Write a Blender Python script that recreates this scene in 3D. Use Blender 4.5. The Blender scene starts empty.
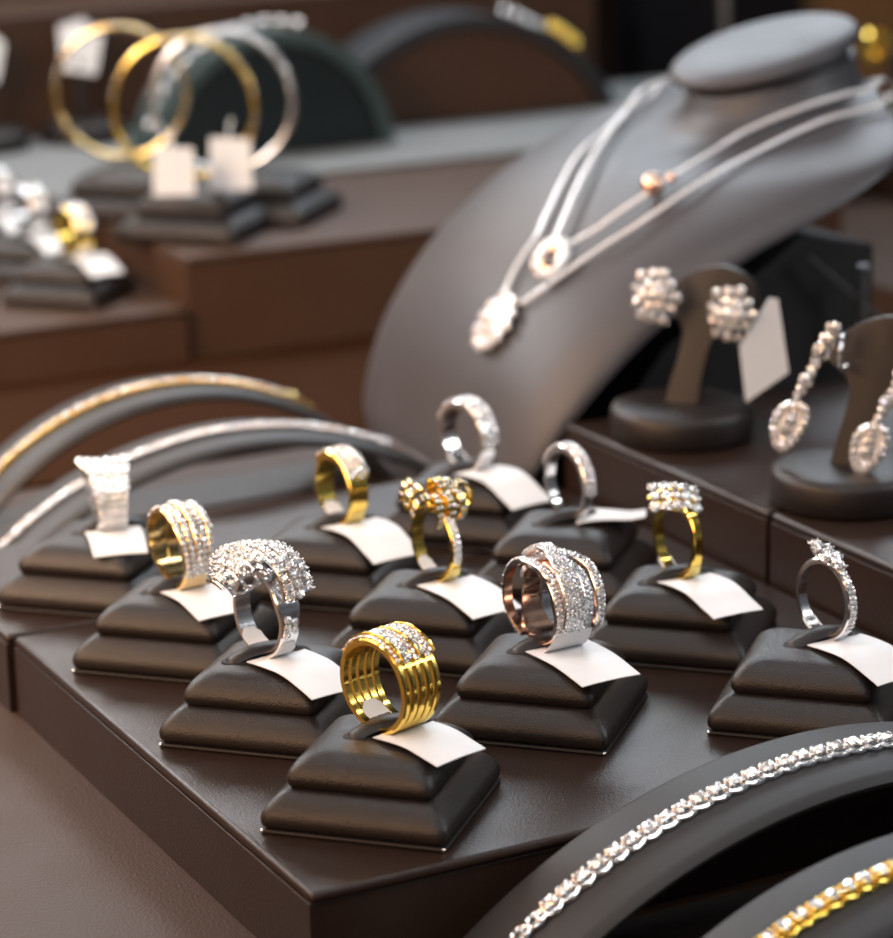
import bpy, bmesh, math, random
from mathutils import Vector, Matrix
random.seed(7)
SC = 0.001                      # all lengths below are millimetres
scene = bpy.context.scene
COL = scene.collection
R = math.radians
PI = math.pi

# ------------------------------------------------------------------ helpers
class MB:
    """collects faces (in mm) and links them as one mesh object"""
    def __init__(s): s.v = []; s.f = []
    def add(s, vs, fs):
        k = len(s.v); s.v += [tuple(v) for v in vs]; s.f += [tuple(k + i for i in f) for f in fs]
    def box(s, x0, y0, z0, x1, y1, z1):
        s.add([(x, y, z) for z in (z0, z1) for y in (y0, y1) for x in (x0, x1)],
              [(0, 2, 3, 1), (4, 5, 7, 6), (0, 1, 5, 4), (2, 6, 7, 3), (0, 4, 6, 2), (1, 3, 7, 5)])
    def loft(s, rings, closed_ring=True, closed_path=False, cap=True):
        n = len(rings[0]); m = len(rings); vs = [p for r in rings for p in r]; fs = []
        for i in range(m if closed_path else m - 1):
            a = i * n; b = ((i + 1) % m) * n
            for j in range(n if closed_ring else n - 1):
                j2 = (j + 1) % n
                fs.append((a + j, a + j2, b + j2, b + j))
        if cap and not closed_path and closed_ring:
            fs.append(tuple(range(n - 1, -1, -1))); fs.append(tuple((m - 1) * n + j for j in range(n)))
        s.add(vs, fs)
    def tube(s, pts, rad, n=8, closed=False):
        pts = [Vector(p) for p in pts]; m = len(pts); rings = []
        up = None
        for i, p in enumerate(pts):
            a = pts[i - 1] if (i > 0 or closed) else p
            b = pts[(i + 1) % m] if (i < m - 1 or closed) else p
            t = (b - a).normalized()
            if up is None:
                up = Vector((0, 0, 1)) if abs(t.z) < .9 else Vector((0, 1, 0))
            e1 = (up - t * up.dot(t)).normalized(); e2 = t.cross(e1); up = e1
            r = rad(i) if callable(rad) else rad
            rings.append([p + r * (math.cos(2 * PI * k / n) * e1 + math.sin(2 * PI * k / n) * e2) for k in range(n)])
        s.loft(rings, True, closed)
    def ball(s, c, r, seg=8, rings=5, sc=(1, 1, 1)):
        rr = []
        for i in range(1, rings):
            a = PI * i / rings
            rr.append([(c[0] + sc[0] * r * math.sin(a) * math.cos(2 * PI * k / seg), c[1] + sc[1] * r * math.sin(a) * math.sin(2 * PI * k / seg), c[2] - sc[2] * r * math.cos(a)) for k in range(seg)])
        k0 = len(s.v); s.loft(rr, True, False, cap=False); n = len(rr)
        b = len(s.v); s.v.append((c[0], c[1], c[2] - sc[2] * r)); s.v.append((c[0], c[1], c[2] + sc[2] * r))
        for j in range(seg):
            j2 = (j + 1) % seg
            s.f.append((k0 + j2, k0 + j, b)); s.f.append((k0 + (n - 1) * seg + j, k0 + (n - 1) * seg + j2, b + 1))
    def copyof(s, verts, faces, M): s.add([M @ Vector(v) for v in verts], faces)
    def mesh(s, name, mat, smooth=True, angle=40):
        me = bpy.data.meshes.new(name)
        me.from_pydata([(x * SC, y * SC, z * SC) for x, y, z in s.v], [], s.f)
        bm = bmesh.new(); bm.from_mesh(me); bmesh.ops.recalc_face_normals(bm, faces=bm.faces); bm.to_mesh(me); bm.free()
        if smooth:
            me.polygons.foreach_set('use_smooth', [True] * len(me.polygons))
            me.set_sharp_from_angle(angle=R(angle))
        me.materials.append(mat)
        return me
    def build(s, name, mat, parent=None, loc=(0, 0, 0), rz=0, smooth=True, angle=40):
        return link(name, s.mesh(name, mat, smooth, angle), parent, loc, rz)

def link(name, me, parent=None, loc=(0, 0, 0), rz=0):
    o = bpy.data.objects.new(name, me); COL.objects.link(o)
    if parent: o.parent = parent
    o.location = Vector(loc) * SC; o.rotation_euler = (0, 0, rz)
    return o

def tag(o, label=None, cat=None, group=None, kind=None):
    if label: o['label'] = label
    if cat: o['category'] = cat
    if group: o['group'] = group
    if kind: o['kind'] = kind
    return o

def thing(name, label, cat, loc=(0, 0, 0), rz=0, group=None):
    return tag(link(name, None, None, loc, rz), label, cat, group)

def bevel(o, w, seg=3):
    m = o.modifiers.new('Bevel', 'BEVEL'); m.width = w * SC; m.segments = seg; m.limit_method = 'ANGLE'; m.angle_limit = R(50)
    return o

def catmull(P, n):
    """smooth rows of numbers: n steps between neighbours"""
    out = []; m = len(P)
    for i in range(m - 1):
        a, b, c, d = P[max(i - 1, 0)], P[i], P[i + 1], P[min(i + 2, m - 1)]
        for k in range(n):
            t = k / n
            out.append([.5 * (2 * q + (r - p) * t + (2 * p - 5 * q + 4 * r - s) * t * t + (3 * q - p - 3 * r + s) * t ** 3) for p, q, r, s in zip(a, b, c, d)])
    out.append(list(P[-1]))
    return out

# ---------------------------------------------------------------- materials
def mat_base(name):
    m = bpy.data.materials.new(name); m.use_nodes = True
    return m, m.node_tree.nodes, m.node_tree.links, m.node_tree.nodes['Principled BSDF']

def leather(name, col, rough=.39, grain=2600, bump=.3, spec=.38, var=.25):
    m, N, L, b = mat_base(name)
    tc = N.new('ShaderNodeTexCoord')
    v = N.new('ShaderNodeTexVoronoi'); v.inputs['Scale'].default_value = grain
    n = N.new('ShaderNodeTexNoise'); n.inputs['Scale'].default_value = grain * .7; n.inputs['Detail'].default_value = 3
    L.new(tc.outputs['Object'], v.inputs['Vector']); L.new(tc.outputs['Object'], n.inputs['Vector'])
    a = N.new('ShaderNodeMath'); a.operation = 'ADD'
    L.new(v.outputs['Distance'], a.inputs[0]); L.new(n.outputs['Fac'], a.inputs[1])
    bp = N.new('ShaderNodeBump'); bp.inputs['Strength'].default_value = bump; bp.inputs['Distance'].default_value = .00025
    L.new(a.outputs[0], bp.inputs['Height']); L.new(bp.outputs['Normal'], b.inputs['Normal'])
    big = N.new('ShaderNodeTexNoise'); big.inputs['Scale'].default_value = 45; big.inputs['Detail'].default_value = 4
    L.new(tc.outputs['Object'], big.inputs['Vector'])
    r = N.new('ShaderNodeMapRange'); r.inputs['To Min'].default_value = rough - .06; r.inputs['To Max'].default_value = rough + .08
    L.new(big.outputs['Fac'], r.inputs['Value']); L.new(r.outputs['Result'], b.inputs['Roughness'])
    cr = N.new('ShaderNodeMixRGB'); cr.inputs['Color1'].default_value = (*col, 1); cr.inputs['Color2'].default_value = (*[c * (1 + var) for c in col], 1)
    L.new(big.outputs['Fac'], cr.inputs['Fac']); L.new(cr.outputs['Color'], b.inputs['Base Color'])
    b.inputs['Specular IOR Level'].default_value = spec
    return m

def metal(name, col, rough=.14):
    m, N, L, b = mat_base(name)
    b.inputs['Metallic'].default_value = 1; b.inputs['Base Color'].default_value = (*col, 1)
    tc = N.new('ShaderNodeTexCoord'); n = N.new('ShaderNodeTexNoise'); n.inputs['Scale'].default_value = 600
    L.new(tc.outputs['Object'], n.inputs['Vector'])
    r = N.new('ShaderNodeMapRange'); r.inputs['To Min'].default_value = rough * .7; r.inputs['To Max'].default_value = rough * 1.4
    L.new(n.outputs['Fac'], r.inputs['Value']); L.new(r.outputs['Result'], b.inputs['Roughness'])
    return m

def plain(name, col, rough=.5, noise=.08, scale=300, spec=.5):
    m, N, L, b = mat_base(name)
    tc = N.new('ShaderNodeTexCoord'); n = N.new('ShaderNodeTexNoise'); n.inputs['Scale'].default_value = scale
    L.new(tc.outputs['Object'], n.inputs['Vector'])
    cr = N.new('ShaderNodeMixRGB'); cr.inputs['Color1'].default_value = (*[c * (1 - noise) for c in col], 1); cr.inputs['Color2'].default_value = (*col, 1)
    L.new(n.outputs['Fac'], cr.inputs['Fac']); L.new(cr.outputs['Color'], b.inputs['Base Color'])
    b.inputs['Roughness'].default_value = rough; b.inputs['Specular IOR Level'].default_value = spec
    return m

def diamond_mat():
    m = bpy.data.materials.new('diamond'); m.use_nodes = True
    N, L = m.node_tree.nodes, m.node_tree.links; N.clear()
    out = N.new('ShaderNodeOutputMaterial')
    # inner facets seen through the table: a fine pattern of tilted mirrors
    tc = N.new('ShaderNodeTexCoord'); vo = N.new('ShaderNodeTexVoronoi'); vo.inputs['Scale'].default_value = 1700
    L.new(tc.outputs['Object'], vo.inputs['Vector'])
    sb = N.new('ShaderNodeVectorMath'); sb.operation = 'SUBTRACT'; sb.inputs[1].default_value = (.5, .5, .5); L.new(vo.outputs['Color'], sb.inputs[0])
    ml = N.new('ShaderNodeVectorMath'); ml.operation = 'SCALE'; ml.inputs['Scale'].default_value = 1.25; L.new(sb.outputs[0], ml.inputs[0])
    gm = N.new('ShaderNodeNewGeometry'); ad = N.new('ShaderNodeVectorMath'); ad.operation = 'ADD'; L.new(gm.outputs['Normal'], ad.inputs[0]); L.new(ml.outputs[0], ad.inputs[1])
    nm = N.new('ShaderNodeVectorMath'); nm.operation = 'NORMALIZE'; L.new(ad.outputs[0], nm.inputs[0])
    mir = N.new('ShaderNodeBsdfAnisotropic'); mir.inputs['Roughness'].default_value = .16; L.new(nm.outputs[0], mir.inputs['Normal'])
    # slight fire: facets lean a little to blue, rose or yellow
    mxc = N.new('ShaderNodeMixRGB'); mxc.inputs['Fac'].default_value = .16; mxc.inputs['Color1'].default_value = (.97, .98, 1, 1)
    L.new(vo.outputs['Color'], mxc.inputs['Color2']); L.new(mxc.outputs['Color'], mir.inputs['Color'])
    df = N.new('ShaderNodeBsdfPrincipled'); df.inputs['Base Color'].default_value = (.93, .95, .98, 1); df.inputs['Roughness'].default_value = .05; df.inputs['IOR'].default_value = 2.0
    gl = N.new('ShaderNodeBsdfGlass'); gl.inputs['IOR'].default_value = 2.2; gl.inputs['Roughness'].default_value = .02
    a = N.new('ShaderNodeMixShader'); a.inputs[0].default_value = .32; L.new(mir.outputs[0], a.inputs[1]); L.new(df.outputs[0], a.inputs[2])
    b = N.new('ShaderNodeMixShader'); b.inputs[0].default_value = .14; L.new(a.outputs[0], b.inputs[1]); L.new(gl.outputs[0], b.inputs[2])
    L.new(b.outputs[0], out.inputs['Surface'])
    return m

def chain_mat():
    m, N, L, b = mat_base('white_gold_chain')      # fine diamond-cut links: scattering, half metallic
    b.inputs['Base Color'].default_value = (.90, .91, .94, 1); b.inputs['Metallic'].default_value = .45; b.inputs['Roughness'].default_value = .3
    return m

M = dict(
    leather=leather('charcoal_leather', (.0115, .0082, .0075)),
    tray=leather('tray_leather', (.017, .0088, .006), rough=.37, grain=1700, bump=.25),  # brown cast of the warm glare is mixed into this leather
    ramp=leather('ramp_leather', (.02, .02, .022), rough=.55, grain=2200, bump=.06),
    bust=leather('bust_leather', (.045, .044, .050), rough=.46, grain=2500, bump=.05),
    floor=leather('floor_leather', (.040, .021, .0125), rough=.5, grain=1300, bump=.3, spec=.3),  # brown floor, pushed warmer to carry the haze in its colour
    greytop=leather('grey_suede', (.16, .165, .165), rough=.6, grain=900, bump=.1),  # grazing sheen on the riser top, painted as a pale colour
    teal=leather('teal_leather', (.03, .048, .048), rough=.42, grain=900, bump=.1),  # teal light caught by dark leather, put into the base colour
    brownlea=leather('brown_leather', (.046, .020, .009), rough=.55, grain=1300, bump=.2),  # orange-brown glare of the glass, painted into the far leather
    tealdark=leather('dark_teal_leather', (.004, .008, .009), rough=.4, grain=900, bump=.1),  # dark tone of the shaded hollow under the arch
    piping=plain('piping_leather', (.012, .009, .008), .6, .2, 400, .3),
    velvet=plain('brown_velvet', (.036, .014, .005), .95, .3, 500, .05),  # shade and warm glare over the floor, given as a cloth colour
    slot=plain('slot_black', (.006, .005, .005), .7),
    gold=metal('yellow_gold', (1.0, .71, .16), .15),
    gold2=metal('soft_gold', (.98, .74, .34), .15),
    rose=metal('rose_gold', (.93, .58, .42), .14),
    silver=metal('white_gold', (.88, .88, .89), .17),
    bright=metal('bright_white_gold', (.92, .92, .93), .22),
    paper=plain('tag_paper', (.70, .72, .745), .45, .04),
    cream=plain('cream_paper', (.85, .66, .36), .4, .04),
    goldwrap=metal('satin_gold', (.98, .78, .28), .3),
    wall=plain('dark_wall', (.035, .028, .026), .6, .3, 8),
    brown=plain('brown_panel', (.24, .12, .045), .5, .25, 10),
    black=plain('black_post', (.006, .005, .007), .35, .1),
    chain=chain_mat(),
    steel=metal('steel_rod', (.45, .46, .48), .3),
    diamond=diamond_mat(),
)

# -------------------------------------------------------------- brilliant cut
def brilliant():
    v = []; f = []
    for k in range(8): v.append((.56 * math.cos(PI / 4 * k), .56 * math.sin(PI / 4 * k), .34))
    for k in range(8): v.append((math.cos(PI / 4 * (k + .5)), math.sin(PI / 4 * (k + .5)), .02))
    for k in range(8): v.append((math.cos(PI / 4 * (k + .5)), math.sin(PI / 4 * (k + .5)), -.05))
    v.append((0, 0, -.8))
    f.append(tuple(range(8)))
    for k in range(8):
        k2 = (k + 1) % 8
        f.append((k, 8 + k, k2)); f.append((8 + k, 8 + k2, k2)); f.append((8 + k, 16 + k, 16 + k2, 8 + k2)); f.append((16 + k, 24, 16 + k2))
    return v, f
BV, BF = brilliant()
_b = MB(); _b.add([Vector(p) for p in BV], BF)
STONE = _b.mesh('diamond_brilliant', M['diamond'], smooth=False)      # radius 1 mm; shared by every single stone
LIM = 98
CAMV = Vector((-.439, -.857, .271))

def stone_matrix(p, n, r, spin=0.):
    n = Vector(n).normalized()
    q = Vector((0, 0, 1)).rotation_difference(n).to_matrix()
    return Matrix.Translation(Vector(p)) @ q.to_4x4() @ Matrix.Rotation(spin, 4, 'Z') @ Matrix.Scale(r, 4)

def stones(parent, items, turn=0., name='stone'):
    """items: (position mm, normal, radius mm). The ones turned most to the viewer are single stones, any beyond the limit one pave mesh."""
    view = Matrix.Rotation(-turn, 3, 'Z') @ CAMV
    items = sorted(items, key=lambda it: -Vector(it[1]).normalized().dot(view) * it[2])
    rest = MB()
    for i, (p, n, r) in enumerate(items):
        # stones are set with tiny differences of tilt, so that each one flashes differently
        n = Vector(n).normalized() + Vector((random.uniform(-.2, .2), random.uniform(-.2, .2), random.uniform(-.2, .2)))
        T = stone_matrix(p, n, r, random.uniform(0, 6.28))
        if i < LIM:
            o = bpy.data.objects.new(name, STONE); COL.objects.link(o); o.parent = parent
            T.translation = T.translation * SC
            o.matrix_local = T
        else:
            rest.copyof(BV, BF, T)
    if rest.v: tag(rest.build('pave', M['diamond'], parent, smooth=False), kind='stuff')

# -------------------------------------------------------------- ring builder
# local frame: X = finger axis, ring stands in the YZ plane, lowest point z = 0; angle 0 = top, positive towards -Y
def rp(x, r, th, zc): return Vector((x, -r * math.sin(th), zc + r * math.cos(th)))

def fn(v): return v if callable(v) else (lambda th: v)

def band(mb, zc, th0, th1, x, w, r, t, closed=False, step=5):
    x, w, r, t = fn(x), fn(w), fn(r), fn(t)
    n = max(3, int(abs(th1 - th0) / step)); rings = []
    for i in range(n if closed else n + 1):
        d = th0 + (th1 - th0) * i / n; th = R(d); W = w(d) / 2; ro = r(d); T = t(d); c = min(.35, T * .3, W * .4)
        sec = [(-W, ro - T), (-W, ro - c), (-W + c, ro), (W - c, ro), (W, ro - c), (W, ro - T)]
        rings.append([rp(x(d) + a, b, th, zc) for a, b in sec])
    mb.loft(rings, True, closed)

def rows(zc, th0, th1, x, w, r, n, rs, pitch=2.05, stagger=True):
    """stones laid in n rows along a band"""
    x, w, r = fn(x), fn(w), fn(r); out = []
    for j in range(n):
        d = th0 + (rs / r(th0) * 57.3 * (1 + (j % 2 if stagger else 0)))
        while d < th1:
            u = (j + .5) / n - .5
            th = R(d)
            out.append((rp(x(d) + w(d) * u, r(d) + rs * .12, th, zc), Vector((u * .5, -math.sin(th), math.cos(th))), rs))
            d += pitch * rs / r(d) * 57.3
    return out

PADS = []
def lerp(pts):
    """piecewise linear function of degrees"""
    def f(d):
        if d <= pts[0][0]: return pts[0][1]
        for (a, b), (c, e) in zip(pts, pts[1:]):
            if d <= c:
                s = (d - a) / (c - a); s = s * s * (3 - 2 * s)
                return b + (e - b) * s
        return pts[-1][1]
    return f

# -------------------------------------------------------------- ring pads
def rsq(h, z, cr, n=5):
    """rounded square loop with half side h, turned so that its corners point along the axes"""
    cr = min(cr, h * .98); out = []
    for q in range(4):
        a0 = PI / 2 * q; cx = (h - cr) * (1 if q in (0, 3) else -1); cy = (h - cr) * (1 if q in (0, 1) else -1)
        for k in range(n + 1):
            a = a0 + PI / 2 * k / n
            out.append((cx + cr * math.cos(a), cy + cr * math.sin(a), z))
        # two points on the straight side so the shading stays even
        b0 = out[-1]; q2 = (q + 1) % 4
        cx2 = (h - cr) * (1 if q2 in (0, 3) else -1); cy2 = (h - cr) * (1 if q2 in (0, 1) else -1)
        a = a0 + PI / 2; e = (cx2 + cr * math.cos(a), cy2 + cr * math.sin(a), z)
        for s in (.06, .5, .94): out.append(tuple(b0[i] + (e[i] - b0[i]) * s for i in range(3)))
    c, s = math.cos(R(45)), math.sin(R(45))
    return [(c * x - s * y, s * x + c * y, z) for x, y, z in out]

def pad_meshes():
    b = MB(); b.loft([rsq(h, z, 1.2) for h, z in ((20.4, 0), (21.1, .15), (21.25, .55), (21.0, .95), (20.2, 1.15))])
    low = MB(); low.loft([rsq(h, z, c) for h, z, c in catmull([(20.2, 1.0, 1.2), (21.1, 1.8, 1.6), (21.4, 3.4, 2.0), (20.9, 5.1, 2.2), (19.4, 7.0, 2.2), (17.4, 8.6, 1.8), (15.4, 9.4, 1.4), (13.0, 9.5, 1.2)], 3)])
    up = MB(); up.loft([rsq(h, z, c) for h, z, c in catmull([(14.8, 9.0, 1.0), (16.1, 9.5, 1.4), (16.8, 11.0, 1.9), (16.4, 12.8, 2.3), (15.1, 14.6, 2.8), (13.3, 16.0, 3.2), (11.2, 16.8, 3.6), (8.0, 17.1, 4), (4.0, 17.2, 3), (.3, 17.2, .2)], 3)])
    # the leather tongue that bridges the slot: rises out of the left end, passes through the ring, dives into the right end
    tg = MB(); rings = []
    X0, X1 = -6.2, 14.5; n = 22
    for i in range(n + 1):
        s = i / n; x = X0 + (X1 - X0) * s
        zz = 16.9 + 2.9 * math.sin(PI * min(1, max(0, s))) ** .75
        wy = 2.2 + .9 * math.sin(PI * s); yy = 2.2 - 1.0 * s
        sec = [(-wy, -.9), (-wy * .8, .1), (0, .55), (wy * .8, .1), (wy, -.9)]
        rings.append([(x, yy + a, zz + q) for a, q in sec])
    tg.loft(rings)
    sl = MB(); ring = [[], []]
    for k in range(32):
        a = 2 * PI * k / 32
        x = 3.5 + 11.2 * math.cos(a); y = 1.7 + 4.0 * math.sin(a) - (x - 3.5) * .045
        ring[0].append((x, y, 16.6)); ring[1].append((x, y, 17.24))
    sl.loft(ring)
    st = MB(); st.ball((0, 0, 0), .5)
    return (b.mesh('base_plate', M['piping']), low.mesh('lower_cushion', M['leather'], angle=75), up.mesh('upper_cushion', M['leather'], angle=75),
            tg.mesh('strap', M['leather'], angle=60), sl.mesh('slot', M['slot'], angle=30), st.mesh('corner_stud', M['silver']))
PM = pad_meshes()

def pad(x, y, z, label, rz=0., off=0.):
    t = thing('ring_pad', label, 'ring pad', (x, y, z), rz, 'leather ring pads set out on the trays')
    for nm, me in zip(('base_plate', 'lower_cushion', 'upper_cushion'), PM): link(nm, me, t)
    a = R(8)
    o = link('strap', PM[3], t, (off - 3.5, 0, 0), a - .15); link('slot', PM[4], t, (off - 3.5, 0, 0), a - .15)
    for k in range(4):
        if k in (0, 1): continue
        a = PI / 2 * k
        link('corner_stud', PM[5], t, (29.3 * math.cos(a), 29.3 * math.sin(a), .6))
    return t

def price_tag(x, y, z, rz, label, width=15.5, length=23, droop=4., bow=0., twist=0., wrap=None, inner=True, Ri=9.3, Ro=10.6, wrapmat='paper', wrap_from=118):
    """blank paper tag: looped round the bottom of a ring and lying out over the pad, local frame as for rings"""
    zring = 10.9 if wrap_from < 118 else None
    t = thing('price_tag', label, 'price tag', (x, y, z), rz, 'blank paper price tags on the rings')
    mb = MB(); n = 14; rings = []
    for i in range(n + 1):
        s = i / n
        yy = -2.2 - length * s; zz = .45 + 1.0 * math.sin(PI * min(1, s * 1.3)) * bow - droop * max(0, (s - .45) / .55) ** 1.6
        w = width / 2 * (1 - .06 * s); tw = twist * s
        e = Vector((math.cos(tw), 0, math.sin(tw))); c = Vector((.3, yy, zz)); nn = Vector((-math.sin(tw), 0, math.cos(tw))) * .12
        slant = Vector((0, -1.2, 0)) * 0
        row = []
        for u in (-1, -.5, 0, .5, 1): row.append(c + e * w * u + nn + Vector((0, 0, .25 * (1 - u * u) * s)))
        for u in (1, .5, 0, -.5, -1): row.append(c + e * w * u - nn + Vector((0, 0, .25 * (1 - u * u) * s)))
        rings.append(row)
    mb.loft(rings); mb.build('paper', M['paper'], t)
    if wrap:
        w = MB(); band(w, zring or Ro, wrap_from, 178, 0, lerp([(wrap_from, wrap * (.62 if wrap < 9 else .95)), (135, wrap), (160, wrap), (178, wrap * .9)]), Ro + .28, .2)
        w.build('wrap', M[wrapmat], t)
    if inner:
        w = MB(); band(w, Ro, -168, -128, 0, lerp([(-168, inner), (-140, inner), (-128, inner * .5)]), Ri - .02, .35)
        w.build('loop_end', M['paper'], t)
    return t

def ring_thing(label, x, y, z, rz, group=None):
    return thing('ring', label, 'ring', (x, y, z), rz, group)

# ================================================================== SETTING
FZ = -22.0
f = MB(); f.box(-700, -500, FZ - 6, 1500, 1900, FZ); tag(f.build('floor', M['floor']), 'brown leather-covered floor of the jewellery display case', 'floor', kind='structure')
w = MB(); w.box(-700, 1850, FZ, 1500, 1862, 900); tag(w.build('wall_back', M['wall']), 'dark far wall of the shop behind the displays', 'wall', kind='structure')
w = MB(); w.box(664, 958, FZ, 783, 988, 500); tag(bevel(w.build('trim_1', M['black']), 2), 'black post behind the necklace bust', 'post', kind='structure')
w = MB(); w.box(784, 975, FZ, 1300, 990, 500); tag(bevel(w.build('wall_right', M['brown']), 2), 'brown wood panel at the upper right behind the bust', 'panel', kind='structure')
w = MB(); w.tube([(722, 955, FZ), (722, 955, 500)], 3, 10); tag(w.build('trim_2', M['steel']), 'thin grey metal strip on the black post', 'trim', kind='structure')

# ================================================================== TRAYS AND RISERS
def tray(name, x0, y0, x1, y1, ztop, label, lid=2.6, top='tray', cat='display tray', zbot=FZ, body='tray'):
    t = thing(name, label, cat, (x0, y0, zbot))
    dx, dy, h = x1 - x0, y1 - y0, ztop - zbot
    b = MB(); b.box(.0, .9, 0, dx, dy, h - lid - .05); bevel(b.build('body', M[body], t), .25)
    l = MB(); l.box(0, 0, h - lid, dx, dy, h); bevel(l.build('lid', M[top], t), 1.25, 4)
    g = MB(); g.box(.6, .5, h - lid - .35, dx - .6, dy - .6, h - lid + .1); g.build('seam', M['slot'], t)
    return t
tray('display_tray', 0, 0, 195, 187.6, 0, 'dark leather display tray nearest the viewer, its front corner in the foreground')
tray('display_tray', -1.2, 189.6, 194, 268, 0, 'dark leather tray joined behind the front tray, under the rearmost ring pads')
tray('display_riser', 196, -120, 420, 123.2, 20, 'taller leather riser at the right edge, under the drop earring stand', 2.6, cat='display riser')
tray('display_riser', 196, 124.4, 420, 236, 20, 'taller leather riser under the flower stud earring stand', 2.6, cat='display riser')
t = thing('display_mat', 'flat brown velvet mat on the case floor behind the rear arched ramps', 'display mat', (30, 395, FZ))
mb = MB(); mb.box(-420, 0, 0, 480, 143, 1.6); bevel(mb.build('mat', M['velvet'], t), .5)  # added sheet: keeps this strip of floor dark and free of sheen
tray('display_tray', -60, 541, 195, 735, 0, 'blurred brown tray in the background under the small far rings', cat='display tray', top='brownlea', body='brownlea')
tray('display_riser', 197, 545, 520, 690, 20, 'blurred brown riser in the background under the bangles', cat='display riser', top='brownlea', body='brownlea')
tray('display_riser', 197, 695, 640, 872, 22, 'pale grey topped riser far behind the bangles', top='greytop', cat='display riser')
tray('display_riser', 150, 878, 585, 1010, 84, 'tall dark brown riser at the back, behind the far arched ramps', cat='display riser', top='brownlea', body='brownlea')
tray('display_riser', 645, 545, 800, 760, 6, 'low dark riser at far right under the gold hoop stand', cat='display riser')

# ================================================================== RING PADS
G = [  # x, y, ring offset, label
    (34, 36.6, 3.0, 'two-tier dark leather ring pad at the front, under the five-rail gold ring'),
    (34, 95.7, -.9, 'two-tier dark leather ring pad under the big silver cluster ring'),
    (34, 154.9, 1.6, 'two-tier dark leather ring pad under the fanned gold ring with a cream wrap'),
    (34, 214, 4.2, 'two-tier dark leather ring pad at far left, under the flared white ring'),
    (91.6, 66.9, 3.0, 'two-tier dark leather ring pad under the criss-cross diamond ring'),
    (91.6, 126, 3.0, 'two-tier dark leather ring pad under the gold bow ring'),
    (91.6, 185, 3.9, 'two-tier dark leather ring pad under the plain gold ring with a square diamond block'),
    (149, 36.8, 4.4, 'two-tier dark leather ring pad at the right behind the white bracelet'),
    (149, 95.7, -.4, 'two-tier dark leather ring pad under the thin gold ring with a diamond rhombus'),
    (149, 155, 1.6, 'two-tier dark leather ring pad under the narrow silver half-eternity ring'),
    (149, 214, 1.4, 'two-tier dark leather ring pad under the rearmost wide silver ring'),
]
for x, y, off, lab in G: pad(x - .4, y - 2.2, 0, lab, 0, off)
ZP = 17.3

def site(i, rz=8):
    x, y, off, _ = G[i]
    return x + off, y - .4, ZP, R(rz)

# ---- ring 1: wide gold ring of five rails, pave top
def ring_rails():
    x, y, z, rz = site(0, 16); t = ring_thing('wide gold ring of five rails with a pave diamond top, nearest the viewer', x, y, z, rz)
    zc = 11.0
    for k, u in enumerate((-4.7, -2.35, 0, 2.35, 4.7)):
        mb = MB(); band(mb, zc, -180, 180, lerp([(-180, u * .82), (-60, u), (60, u), (180, u * .82)]), lerp([(-180, 1.7), (-90, 1.35), (90, 1.5), (180, 1.8)]), 11.0, 1.5, closed=True)
        mb.build('band_rail', M['gold'], t)
    mb = MB(); band(mb, zc, -62, 46, 0, 11.2, 11.1, 1.4)
    for a, b in ((50, .6), (-62, .6)):
        band(mb, zc, a - 4, a + 5, 0, 10.6, 11.0, .9)
    mb.build('gallery', M['gold'], t)
    mb = MB(); band(mb, zc, 150, 210, 0, 9.4, 10.8, 1.2); mb.build('shank_base', M['gold'], t)
    for u in (-3.95, 1.15, 5.5):
        mb = MB(); band(mb, zc, -62, 48, u, .5, 12.25, 1.4); mb.build('divider', M['gold'], t)
    S = rows(zc, -60, 50, -4.85, 1.0, 11.4, 1, .66)
    S += rows(zc, -60, 50, -1.4, 4.4, 11.7, 3, .80)
    S += rows(zc, -60, 50, 3.3, 3.9, 11.7, 3, .72)
    stones(t, S, rz)
    price_tag(x, y, z, rz, 'blank white price tag of the five-rail gold ring', 15.5, 20, 1.5, .4, 0, wrap=None, inner=6, Ri=9.5)
ring_rails()

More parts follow.
